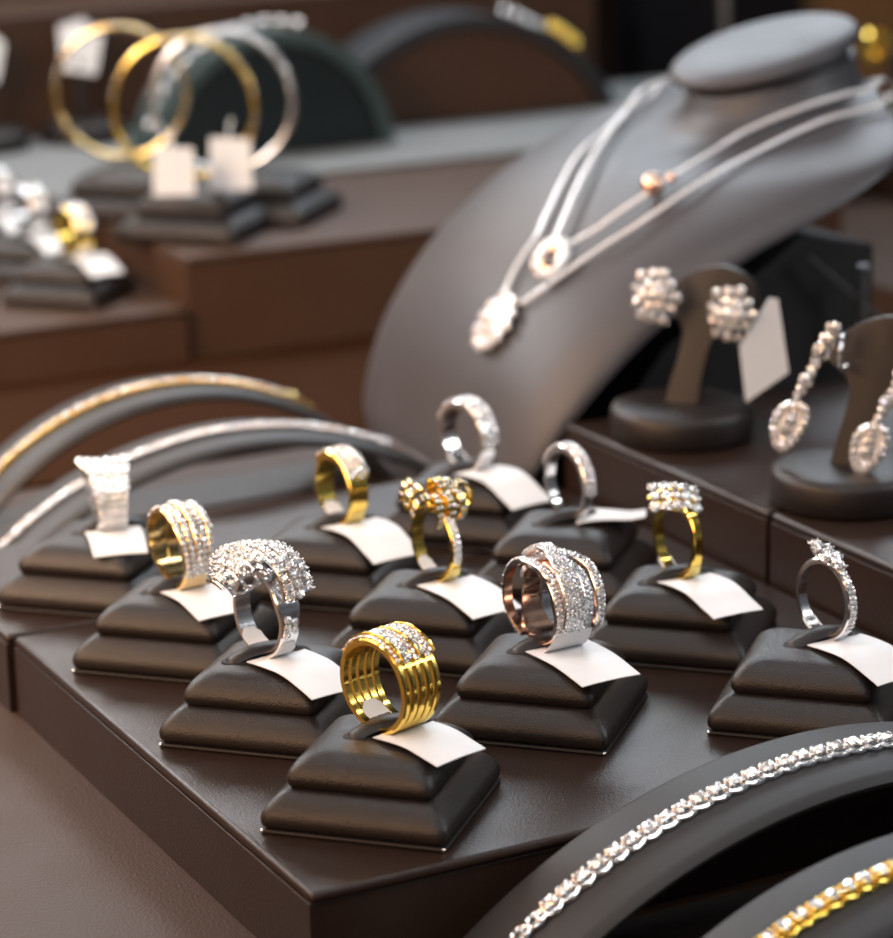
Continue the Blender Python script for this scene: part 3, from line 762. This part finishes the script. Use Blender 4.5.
def drop(p, label, sd):
    t = thing('drop_earring', label, 'earring', p); S = []; st = MB(); rnd = random.Random(sd)
    e1 = SIDE; e2 = Vector((0, 0, 1)); sway = e1 * -.5
    def at(z): return e2 * z + sway * z
    for (zz, r, oo) in ((3.4, 2.4, 0), (.2, 2.5, 0), (-3.0, 2.7, 0), (-6.4, 1.5, 0), (-8.8, 1.5, 0), (-11.4, 2.1, 0), (-14.0, 1.5, 0), (-16.2, 1.3, 0)):
        p3 = at(zz); S.append((p3 + FACE * 1.0, FACE + e1 * rnd.uniform(-.3, .3), r)); st.ball(p3, r * .85, 8, 5)
        for q in range(4):
            aa = PI / 4 + PI / 2 * q; st.ball(p3 + FACE * .9 + (e1 * math.cos(aa) + e2 * math.sin(aa)) * r * .95, .33, 6, 4)
    st.build('link_chain', M['silver'], t); stones(t, S)
    piv = at(-17.2); at0 = at
    def at(z): return piv + e2 * (z + 17.2) - e1 * (z + 17.2) * .28 if z < -17.2 else at0(z)
    # pear drop with halo
    d = MB(); P = []; S = []
    for k in range(18):
        a = 2 * PI * k / 18; w = 4.6 * math.sin(a) * (1 + .32 * math.cos(a)) if True else 0
        zz = -25 + 6.6 * math.cos(a); w = -4.2 * math.sin(a) * (1 + .30 * math.cos(a)); P.append(at(zz) + e1 * w)
    d.tube(P, 1.0, 6, True)
    for pp in P: S.append((pp + FACE * .8, FACE + (pp - at(-25)) * .05, 1.2))
    d.tube([at(-17), at(-19)], .6, 6)
    d.build('pear_frame', M['silver'], t)
    for zz, r in ((-21.0, 1.4), (-23.4, 1.9), (-26.4, 2.3), (-29.4, 1.7)): S.append((at(zz) + FACE * .6, FACE, r))
    back = MB()
    back.loft([[p - FACE * .6 for p in P], [p + FACE * .2 for p in P], [at(-25) + (p - at(-25)) * .2 + FACE * .5 for p in P]])
    back.build('pear_back', M['chain'], t)
    stones(t, S)
    h = MB(); ctr = -FACE * 4.2 - e1 * 3.5 + e2 * -4.0
    h.tube([ctr + FACE * 4.2 * math.cos(R(a)) + e2 * 5.0 * math.sin(R(a)) for a in range(-130, 131, 20)][::-1], .7, 8)
    h.build('hoop_back', M['silver'], t)
    return t
drop(onstand(ES2, 5, 46, 5), 'long diamond drop earring on the far arm of the right stand', 3)
drop(onstand(ES2, -18, 42, 6), 'long diamond drop earring cut by the right picture edge', 4)

# ================================================================== NECKLACE BUST
BR = [(326, 110, 296, 103, 31, 180), (326, 101, 293, 95, 34.5, 172), (325, 97, 286, 89, 50, 132), (320, 92, 272, 86, 86, 102), (302, 81, 257, 82, 95, 90), (264, 65, 235, 70, 92, 90), (232, 43, 211, 52, 87, 90),
      (208, 19, 194, 27, 82, 90), (194, -3, 187, 2, 73, 90), (189, -15, 185, -11, 56, 90), (187, -20.5, 185, -19.5, 27, 90)]
BY = 318
def bust(label, loc=(0, 0, 0), rz=0, sc=1., mat='bust'):
    t = thing('necklace_bust', label, 'necklace display bust', loc, rz)
    rr = catmull(BR, 5); rings = []; N = 40
    for (cx, cz, px, pz, w, am) in rr:
        row = []
        for k in range(N + 1):
            a = R(am) * (2 * k / N - 1)
            row.append(((cx + (px - cx) * math.cos(a) - 200 + .12 * w * math.sin(a)) * sc, w * math.sin(a) * sc, (cz + (pz - cz) * math.cos(a) - FZ) * sc))
        rings.append(row)
    mb = MB(); mb.loft(rings, False, False, cap=False)
    o = mb.build('chest', M[mat], t, angle=80)
    m = o.modifiers.new('Solidify', 'SOLIDIFY'); m.thickness = 3.2 * SC * sc; m.offset = -1
    m2 = o.modifiers.new('Bevel', 'BEVEL'); m2.width = 1.0 * SC * sc; m2.segments = 2; m2.limit_method = 'ANGLE'; m2.angle_limit = R(60)
    # domed neck cap, tilted forward, overhanging a narrow shadow gap
    n = 48; cap = MB(); ring = []
    nz = Vector((-.278, 0, .96)); ex = Vector((.96, 0, .278)); ey = Vector((0, 1, 0)); C0 = Vector((326 - 200.5, 1.5, 111.5 - FZ))
    for r, h in catmull([(29.0, -1.0), (29.0, 2.6), (32.4, 3.0), (33.4, 4.2), (33.2, 5.6), (31, 7.2), (25, 8.4), (14, 9.2), (.3, 9.4)], 2):
        ring.append([(C0 + nz * h + ex * r * math.cos(2 * PI * k / n) + ey * r * math.sin(2 * PI * k / n)) * sc for k in range(n)])
    cap.loft(ring); cap.build('neck_cap', M[mat], t, angle=60)
    leg = MB(); leg.loft([[(14 * sc, yy * sc, 0), (135 * sc, yy * sc, 0), (135 * sc, yy * sc, 78 * sc), (108 * sc, yy * sc, 84 * sc), (52 * sc, yy * sc, 52 * sc), (22 * sc, yy * sc, 16 * sc)] for yy in (-50, 50)]); bevel(leg.build('back_block', M['slot'], t), 1)  # black block added where the space under the bust lies in shade
    return t
bust('grey leather necklace bust with a tilted neck cap, holding two chains', (200, BY, FZ))
t = thing('metal_rack', 'thin grey metal rod with a side bar under the necklace bust', 'metal stand', (322, 256, FZ))
mb = MB(); mb.tube([(0, 0, 0), (0, 0, 74)], 1.6, 8); mb.build('rod', M['steel'], t)
mb = MB(); mb.tube([(0, 0, 46), (30, 10, 44)], 1.5, 8); mb.tube([(-18, 6, 78), (24, -6, 40)], .8, 6); mb.build('side_bar', M['steel'], t)
mb = MB(); mb.box(-12, -12, 0, 12, 12, 2); bevel(mb.build('foot', M['steel'], t), .6)

CHAIN_A = [(356.9, 357.8, 102.6), (352.6, 372.4, 102.0), (345.3, 384.7, 101.7), (335.6, 390.3, 100.5), (325.7, 387.8, 97.7), (316.8, 381.2, 94.6), (309.3, 376.7, 93.4), (303.2, 373.4, 92.3), (298.1, 369.0, 91.5), (293.4, 364.3, 90.8), (288.6, 359.8, 90.0), (283.8, 355.4, 89.2), (278.9, 351.2, 88.3), (273.6, 347.2, 87.4), (267.9, 343.2, 86.1), (261.2, 337.9, 84.2), (253.3, 330.6, 81.4), (245.4, 322.5, 78.0), (238.9, 315.8, 74.9), (234.9, 311.6, 72.7), (232.2, 309.3, 71.1), (230.0, 307.2, 69.8), (227.7, 304.9, 68.4), (225.5, 302.4, 67.0), (223.1, 300.4, 65.5), (220.5, 298.9, 63.7), (217.7, 297.8, 61.8), (215.0, 296.5, 59.6), (212.2, 295.1, 57.4), (209.7, 293.6, 55.0), (207.5, 292.1, 52.9), (205.8, 290.7, 51.2), (204.6, 289.5, 49.8), (203.6, 288.5, 48.7)]
CHAIN_L = [(204.6, 277.2, 49.5), (206.9, 275.1, 51.8), (209.9, 272.9, 54.5), (213.3, 270.7, 57.4), (216.9, 269.0, 60.1), (220.7, 267.5, 62.8), (224.6, 266.1, 65.4), (228.5, 264.7, 67.9), (232.4, 263.3, 70.3), (236.4, 262.2, 72.6), (240.5, 261.6, 74.9), (244.7, 261.2, 77.1), (249.0, 261.1, 79.3), (253.3, 261.1, 81.4), (257.8, 261.2, 83.4), (262.8, 261.8, 85.4), (268.4, 262.7, 87.2), (274.4, 264.0, 88.9), (280.7, 265.6, 90.4), (287.1, 267.4, 91.8), (293.3, 269.0, 93.2), (298.8, 270.2, 94.5), (303.1, 270.9, 95.6), (306.7, 271.2, 96.5), (310.1, 271.3, 97.4), (313.6, 271.4, 98.3), (317.1, 271.4, 99.1), (320.6, 271.1, 99.8), (323.9, 270.6, 100.3), (327.4, 270.1, 100.8), (331.6, 269.6, 101.4), (337.0, 269.6, 102.5), (342.8, 271.7, 104.2), (346.7, 276.6, 103.6), (349.3, 282.1, 103.4)]
CHAIN_B = [(362.9, 335.4, 108.1), (359.5, 347.9, 108.2), (353.8, 359.4, 108.5), (347.0, 369.2, 107.4), (339.7, 376.5, 105.4), (331.6, 380.4, 102.4), (323.7, 381.2, 100.0), (317.3, 380.3, 98.8), (312.3, 378.3, 97.9), (308.1, 374.7, 97.3), (303.5, 370.1, 96.6), (298.2, 365.1, 94.6), (292.2, 359.7, 91.9), (286.3, 353.9, 91.0), (280.5, 347.9, 90.1), (275.0, 341.8, 89.1), (269.6, 335.7, 88.2), (264.2, 330.0, 87.1), (259.2, 324.6, 85.8), (254.7, 319.7, 84.3), (250.4, 315.3, 82.6), (246.5, 311.4, 80.8), (242.8, 307.6, 78.9), (239.2, 304.1, 77.1), (235.9, 300.6, 75.2), (232.8, 297.4, 73.3), (229.6, 294.2, 71.3), (226.7, 291.3, 69.4), (224.2, 289.0, 67.7), (222.2, 287.3, 66.4), (220.8, 286.2, 65.4), (219.7, 285.4, 64.6)]
CHAIN_U = [(219.3, 280.6, 64.2), (220.7, 279.6, 65.1), (222.4, 278.5, 66.3), (224.1, 277.4, 67.4), (225.5, 276.3, 68.3), (227.0, 275.3, 69.3), (229.2, 274.4, 70.6), (232.1, 273.7, 72.4), (235.7, 273.2, 74.6), (239.6, 272.7, 76.8), (243.5, 272.4, 78.9), (247.4, 272.1, 80.9), (251.1, 272.2, 82.7), (254.7, 272.4, 84.3), (258.3, 272.9, 85.8), (262.1, 273.7, 87.1), (266.0, 274.9, 88.3), (270.2, 276.4, 89.3), (274.9, 278.4, 90.4), (280.2, 280.9, 91.5), (285.6, 283.6, 92.7), (290.4, 285.2, 94.1), (294.6, 285.5, 95.5), (298.4, 284.9, 96.9), (302.2, 284.1, 98.3), (306.1, 283.3, 99.6), (310.2, 282.4, 100.8), (314.6, 281.9, 102.0), (319.4, 281.6, 103.0), (324.2, 281.6, 103.8), (328.9, 281.9, 104.5), (333.0, 282.3, 105.0), (336.9, 282.5, 105.3), (340.9, 282.9, 105.6), (345.0, 284.0, 106.2), (349.4, 286.2, 107.9), (353.6, 289.6, 107.0), (356.3, 294.1, 106.0), (357.9, 299.3, 105.4), (359.0, 304.7, 104.5)]
def chain_mesh(paths, base, name, parent, lift=0.):
    """close-linked round chain resting on the bust: short overlapping links along the path"""
    mb = MB()
    for P in paths:
        Q = [Vector(p) for p in catmull(P, 4)]; d = 0; step = 1.5; k = 0
        for a, b in zip(Q, Q[1:]):
            L_ = (b - a).length
            while d < L_:
                p = a + (b - a) * (d / L_) + Vector((-.42, -.16, .86)) * lift - Vector(base); t = (b - a).normalized()
                mb.tube([p - t * .85, p - t * .3, p + t * .3, p + t * .85], lambda i: (.45, .88, .88, .45)[i], 6); d += step; k += 1
            d -= L_
    mb.build(name, M['chain'], parent)
NB = (200.3, 284.9, 41.2)
t = thing('necklace', 'diamond necklace with an oval white flower pendant, the lower of two on the bust', 'necklace', NB)
chain_mesh([CHAIN_A, CHAIN_L], NB, 'chain', t)
n_ = Vector((-.82, 0, .57)).normalized(); u_ = Vector((.57, 0, .82)); v_ = Vector((0, 1, 0))
pd = link('pendant', None, t, n_ * 2.6)
S = []; st = MB()
for a, b, r, h in [(0, 0, 2.7, 1.8)] + [(4.9 * math.cos(2 * PI * k / 6), 5.0 * math.sin(2 * PI * k / 6), 2.3, 1.2) for k in range(6)] + [(8.3 * math.cos(2 * PI * k / 12), 9.4 * math.sin(2 * PI * k / 12), 1.9, .4) for k in range(12)]:
    p = v_ * a + u_ * b + n_ * h; S.append((p, n_ + v_ * a * .05 + u_ * b * .03, r)); st.ball(p - n_ * .9, r * .7, 8, 5)
    for q in range(4): st.ball(p + (v_ * math.cos(PI / 4 + PI / 2 * q) + u_ * math.sin(PI / 4 + PI / 2 * q)) * r * .9, .38, 6, 4)
st.loft([[v_ * r * math.cos(2 * PI * k / 24) + u_ * r * 1.2 * math.sin(2 * PI * k / 24) + n_ * h for k in range(24)] for r, h in ((6.4, -.8), (8.0, -.3), (7.8, .4), (4, 1.2), (.2, 1.4))]); st.build('setting', M['chain'], pd); stones(pd, S)
NB2 = (218.8, 283.3, 60.1)
t = thing('necklace', 'necklace with a looped white and rose gold pendant and a rose bead, upper of two', 'necklace', NB2)
chain_mesh([CHAIN_B, CHAIN_U], NB2, 'chain', t)
n_ = Vector((-.62, -.35, .70)).normalized(); u_ = (Vector((.45, .1, .85)) - n_ * Vector((.45, .1, .85)).dot(n_)).normalized(); v_ = u_.cross(n_)
pd = link('pendant', None, t, Vector((1.0, -3.0, -2.5)) + n_ * 6.8)
st = MB(); st.tube([v_ * 4.2 * math.cos(2 * PI * k / 28) + u_ * 6.0 * math.sin(2 * PI * k / 28) for k in range(28)], lambda i: 2.0 + .5 * math.cos(2 * PI * i / 28 - 2.2), 10, True); st.build('loop', M['chain'], pd)
st = MB(); st.tube([v_ * 2.9 * math.cos(2 * PI * k / 28) + u_ * 4.4 * math.sin(2 * PI * k / 28) + n_ * .5 for k in range(28)], 1.2, 8, True); st.build('inner_loop', M['rose'], pd)
stones(pd, [(v_ * 4.6 * math.cos(R(a)) + u_ * 6.6 * math.sin(R(a)) + n_ * 1.8, n_ + v_ * .3 * math.cos(R(a)) + u_ * .4 * math.sin(R(a)), 1.5) for a in range(40, 281, 26)])
bd = Vector((252.3, 273.1, 79.7)) - Vector(NB2) + Vector((-.43, -.06, .9)) * 4.3
st = MB(); st.ball(bd, 3.9, 14, 9); st.build('bead', M['rose'], t)
st = MB(); st.ball(Vector((258.6, 273, 82.6)) - Vector(NB2) + Vector((-.4, -.06, .9)) * 2.8, 1.7, 10, 7); st.build('spacer_bead', M['rose'], t)


# ================================================================== BACKGROUND
FR, FU = Vector((.8868, -.4616, 0)), Vector((0, 0, 1))
def far_ring(x, y, z, metal_, label, tlabel, plabel):
    pad(x, y, z, plabel, 0, 3.5)
    t = ring_thing(label, x + 3.5, y - .6, z + ZP, R(8)); zc = 10.4
    mb = MB(); band(mb, zc, -180, 180, 0, lerp([(-180, 6), (0, 9), (180, 6)]), 10.4, 1.4, closed=True); mb.build('band', M[metal_], t)
    stones(t, rows(zc, -60, 80, 0, 8.6, 10.6, 3, 1.4), R(8))
    price_tag(x + 3.5, y - .6, z + ZP, R(8), tlabel, 15.5, 24, 4, 1, 0, wrap=6, inner=None, Ro=10.4)
far_ring(161, 586, 0, 'gold', 'blurred gold ring on a far pad at left', 'blurred white tag in front of the far gold ring', 'blurred ring pad under the far gold ring')
far_ring(161, 640, 0, 'silver', 'blurred silver ring just behind the far gold ring', 'blurred white tag beside the far gold ring', 'blurred ring pad just behind the far gold ring pad')
far_ring(163, 692, 0, 'silver', 'blurred silver ring cut by the left picture edge', 'blurred white tag at the left picture edge', 'blurred ring pad at the left picture edge, last of the far row')

def bangle(c, rad, mat, label, thick=1.35, turn=0., tilt=0.):
    t = thing('bangle', label, 'bangle', c)
    n = Vector((-.46, -.887, 0)); n = Matrix.Rotation(turn, 3, 'Z') @ n
    ex = Vector((-n.y, n.x, 0)).normalized(); ez = (Vector((0, 0, 1)) + n * tilt).normalized()
    mb = MB(); P = []; N = 72
    for k in range(N):
        a = 2 * PI * k / N; P.append((ex * math.cos(a) + ez * math.sin(a)) * rad)
    mb.tube(P, lambda i: thick * (1.0 + .12 * (i % 2)), 10, True); mb.build('hoop', M[mat], t, angle=70)
    S = []
    for k in range(0, N, 1):
        if .02 < (k / N) < .48 or k / N > .9:
            p = P[k]; S.append((p + p.normalized() * (thick * .75) + n * thick * .5, p.normalized() + n * .8, thick * .62))
    stones(t, S)
    return t
bangle((217, 590, 73.5), 29.5, 'gold', 'bright yellow gold bangle standing on the far riser, middle of three')
bangle((214, 655, 73), 28.5, 'gold2', 'pale gold bangle at the left of the far three')
bangle((245, 615, 71), 30, 'bright', 'white diamond bangle with rosy sides, right of the far three')
for (x, y, lab) in ((222, 592, 'low blurred pad under the gold bangle'), (216, 655, 'low blurred pad under the pale bangle'), (262, 612, 'low blurred pad under the white bangle')):
    t = thing('bangle_pad', lab, 'bangle pad', (x, y, 20), 0, 'low bangle pads')
    mb = MB(); mb.loft([rsq(h, z, c) for h, z, c in catmull([(26, 0, 2), (27, 2, 3), (26.5, 6, 4), (23, 9, 4), (20, 10, 4)], 3)]); mb.build('lower_cushion', M['leather'], t, angle=75)
    mb = MB(); mb.loft([rsq(h, z, c) for h, z, c in catmull([(19, 9.6, 2), (20.5, 12, 3), (20, 15, 4), (16, 18.5, 5), (8, 20, 5), (.3, 20.2, .2)], 3)]); mb.build('upper_cushion', M['leather'], t, angle=75)
def flag(c, w, h, turn, lab, grp='white tags hung on the bangles'):
    t = thing('bangle_tag', lab, 'price tag', c, turn, grp)
    mb = MB(); mb.loft([[(-w / 2, o, 0), (w / 2, o, .0), (w / 2, o + 1, h * .95), (-w / 2 + 1, o + 1, h)] for o in (-.2, .2)]); mb.build('paper', M['paper'], t)
    mb = MB(); mb.tube([(0, .6, h * .96), (0, 2, h + 4), (1, 5, h + 7)], .5, 6); mb.build('string', M['paper'], t)
flag((199, 560, 43), 17, 20, R(-24), 'blurred upright white tag hung in front of the gold bangle')
flag((230, 574, 40), 18, 22, R(-30), 'blurred upright white tag hung below the white bangle')

# ramps and a stand far behind
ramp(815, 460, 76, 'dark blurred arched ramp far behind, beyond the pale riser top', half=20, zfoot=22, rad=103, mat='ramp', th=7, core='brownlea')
ramp(768, 330, 82, 'dark teal blurred ramp far behind the bangles', half=18, zfoot=22, rad=64, mat='teal', th=7, core='tealdark')
def far_beads(y, cx, top, rad, a0, a1, mat, label, n, r):
    t = thing('bead_bracelet', label, 'bracelet', (cx, y, top - rad))
    for k in range(n):
        a = R(a0 + (a1 - a0) * k / (n - 1)); mb = MB(); mb.ball((0, 0, 0), r, 10, 7)
        o = link('bead', None if False else BEADS.setdefault((mat, r), mb.mesh('bead', M[mat])), t, ((rad + r + .8) * math.sin(a), 0, (rad + r + .8) * math.cos(a)))
    return t
BEADS = {}
far_beads(804, 460, 76, 103, 31, 40, 'gold', 'blurred gold bead bracelet draped on the dark far ramp', 4, 3.6)
far_beads(823, 460, 76, 103, 20, 56, 'bright', 'blurred white bead bracelet draped on the dark far ramp', 10, 3.0)
far_beads(758, 330, 82, 64, -70, 14, 'bright', 'blurred pale bead bracelet on the teal far ramp', 12, 2.6)

for (c, lab) in (((266, 850, 22), 'blurred far earring stand with a white card at upper left'), ((214, 850, 22), 'blurred far earring stand with a white card at the left picture edge')):
    t = thing('card_stand', lab, 'earring stand', c, R(-25), 'far card stands')
    mb = MB(); n = 24
    mb.loft([[(r * math.cos(2 * PI * k / n), r * math.sin(2 * PI * k / n), z) for k in range(n)] for r, z in ((22, 0), (23, 3), (22, 8), (18, 10), (.3, 10.4))]); mb.build('base', M['leather'], t)
    mb = MB(); mb.tube([(0, 4, 9), (0, 4, 40)], 4, 10); mb.build('post', M['leather'], t)
    mb = MB(); mb.loft([[(-9, o, 36), (8, o, 33), (12, o + 5, 52), (2, o + 6, 61), (-10, o + 6, 57)] for o in (-.5, .5)]); mb.build('card', M['paper'], t)

# gold hoop on a small stand at the far right
t = thing('hoop_stand', 'small dark stand behind the bust shoulder at the right edge', 'earring stand', (668, 706, 6))
mb = MB(); n = 24; mb.loft([[(r * math.cos(2 * PI * k / n), r * math.sin(2 * PI * k / n), z) for k in range(n)] for r, z in ((16, 0), (16, 8), (5, 10), (4, 44), (.3, 46))]); mb.build('post', M['leather'], t)
t = thing('hoop_earring', 'blurred yellow gold hoop earring behind the bust shoulder', 'earring', (649, 698, 57))
mb = MB(); mb.tube([(FR * math.cos(2 * PI * k / 30) * 5 + FU * math.sin(2 * PI * k / 30) * 7.5) for k in range(30)], 2.4, 8, True); mb.build('hoop', M['gold'], t)
flag((664, 688, 20), 16, 18, R(-24), 'blurred white tag below the gold hoop at the right edge', 'white tag of the hoop')

# ================================================================== LIGHT
def area(name, loc, target, size, power, col, size_y=None, spread=180):
    d = bpy.data.lights.new(name, 'AREA'); d.energy = power; d.color = col; d.size = size; d.spread = R(spread)
    if size_y: d.shape = 'RECTANGLE'; d.size_y = size_y
    o = bpy.data.objects.new(name, d); COL.objects.link(o); o.location = Vector(loc) * SC
    o.rotation_euler = (Vector(target) * SC - o.location).to_track_quat('-Z', 'Y').to_euler()
    return o
area('case_light_strip', (560, 900, 480), (200, 150, 0), .7, 3.9, (.84, .92, 1.0), .22)
area('back_warm_strip', (120, 900, 420), (20, 150, 0), .4, 1.1, (1.0, .80, .66), .18)  # added light: warms the sheen at left in place of glass glare
area('back_left_strip', (-170, 900, 480), (30, 100, 0), .3, 3.4, (.86, .94, 1.0), .14)
area('ceiling_softbox', (60, 180, 900), (120, 150, 0), .35, 1.6, (.96, .98, 1.0))
area('front_softbox', (-130, -520, 640), (160, 200, 20), .5, 1.7, (.98, .985, 1.0))
area('right_side_lamp', (620, -120, 330), (150, 80, 0), .22, 1.2, (.95, .97, 1.0))
area('warm_shop_lamp', (-420, 160, 330), (20, 545, 0), .3, 1.2, (1.0, .74, .54), spread=70)  # unseen fill, added to imitate warm glare on the far left
area('warm_left_lamp', (-300, 400, 300), (20, 300, 0), .35, .85, (1.0, .62, .40), spread=85)  # added warm fill for the glare over the left area
area('warm_low_lamp', (-460, -60, 220), (-10, 110, -12), .4, .45, (1.0, .58, .32), spread=60)  # unseen low fill, added to brown the side of the front tray
for i, (x, y, z) in enumerate(((-150, -180, 520), (60, -300, 620), (330, -160, 560), (480, 60, 520), (-260, 380, 560), (200, 60, 720), (-60, 60, 640), (-330, 120, 480))):
    d = bpy.data.lights.new('spot_lamp', 'POINT'); d.energy = .65; d.shadow_soft_size = .028; d.color = (1, .98, .95)  # unseen points of light, added so the stones sparkle
    o = bpy.data.objects.new('spot_lamp', d); COL.objects.link(o); o.location = Vector((x, y, z)) * SC

wd = bpy.data.worlds.new('shop'); scene.world = wd; wd.use_nodes = True
N, L = wd.node_tree.nodes, wd.node_tree.links
bg = N['Background']; tc = N.new('ShaderNodeTexCoord'); sp = N.new('ShaderNodeSeparateXYZ'); L.new(tc.outputs['Generated'], sp.inputs[0])
nz = N.new('ShaderNodeTexNoise'); nz.inputs['Scale'].default_value = 3.0; nz.inputs['Detail'].default_value = 3; L.new(tc.outputs['Generated'], nz.inputs['Vector'])
rp_ = N.new('ShaderNodeValToRGB'); rp_.color_ramp.elements[0].position = .42; rp_.color_ramp.elements[0].color = (.03, .028, .03, 1); rp_.color_ramp.elements[1].position = .68; rp_.color_ramp.elements[1].color = (.75, .8, .88, 1)
L.new(nz.outputs['Fac'], rp_.inputs['Fac']); L.new(rp_.outputs['Color'], bg.inputs['Color']); bg.inputs['Strength'].default_value = .2

# ================================================================== CAMERA
cam = bpy.data.cameras.new('camera'); co = bpy.data.objects.new('camera', cam); COL.objects.link(co)
right = Vector((.88684453, -.46157556, -.02132571)); up = Vector((.14329699, .2308588, .96237736)); fwd = Vector((.43928664, .85653501, -.27087825))
mx = Matrix((right, up, -fwd)).transposed().to_4x4(); mx.translation = Vector((-212.73, -480.32, 238.05)) * SC
co.matrix_world = mx
cam.sensor_fit = 'VERTICAL'; cam.sensor_height = 24; cam.lens = 2762.2 / 938 * 24
cam.clip_start = .01; cam.clip_end = 20
cam.dof.use_dof = True; cam.dof.focus_distance = .630; cam.dof.aperture_fstop = 9.0
scene.camera = co
scene.view_settings.view_transform = 'Standard'; scene.view_settings.look = 'None'
scene.view_settings.exposure = .08; scene.view_settings.gamma = 1
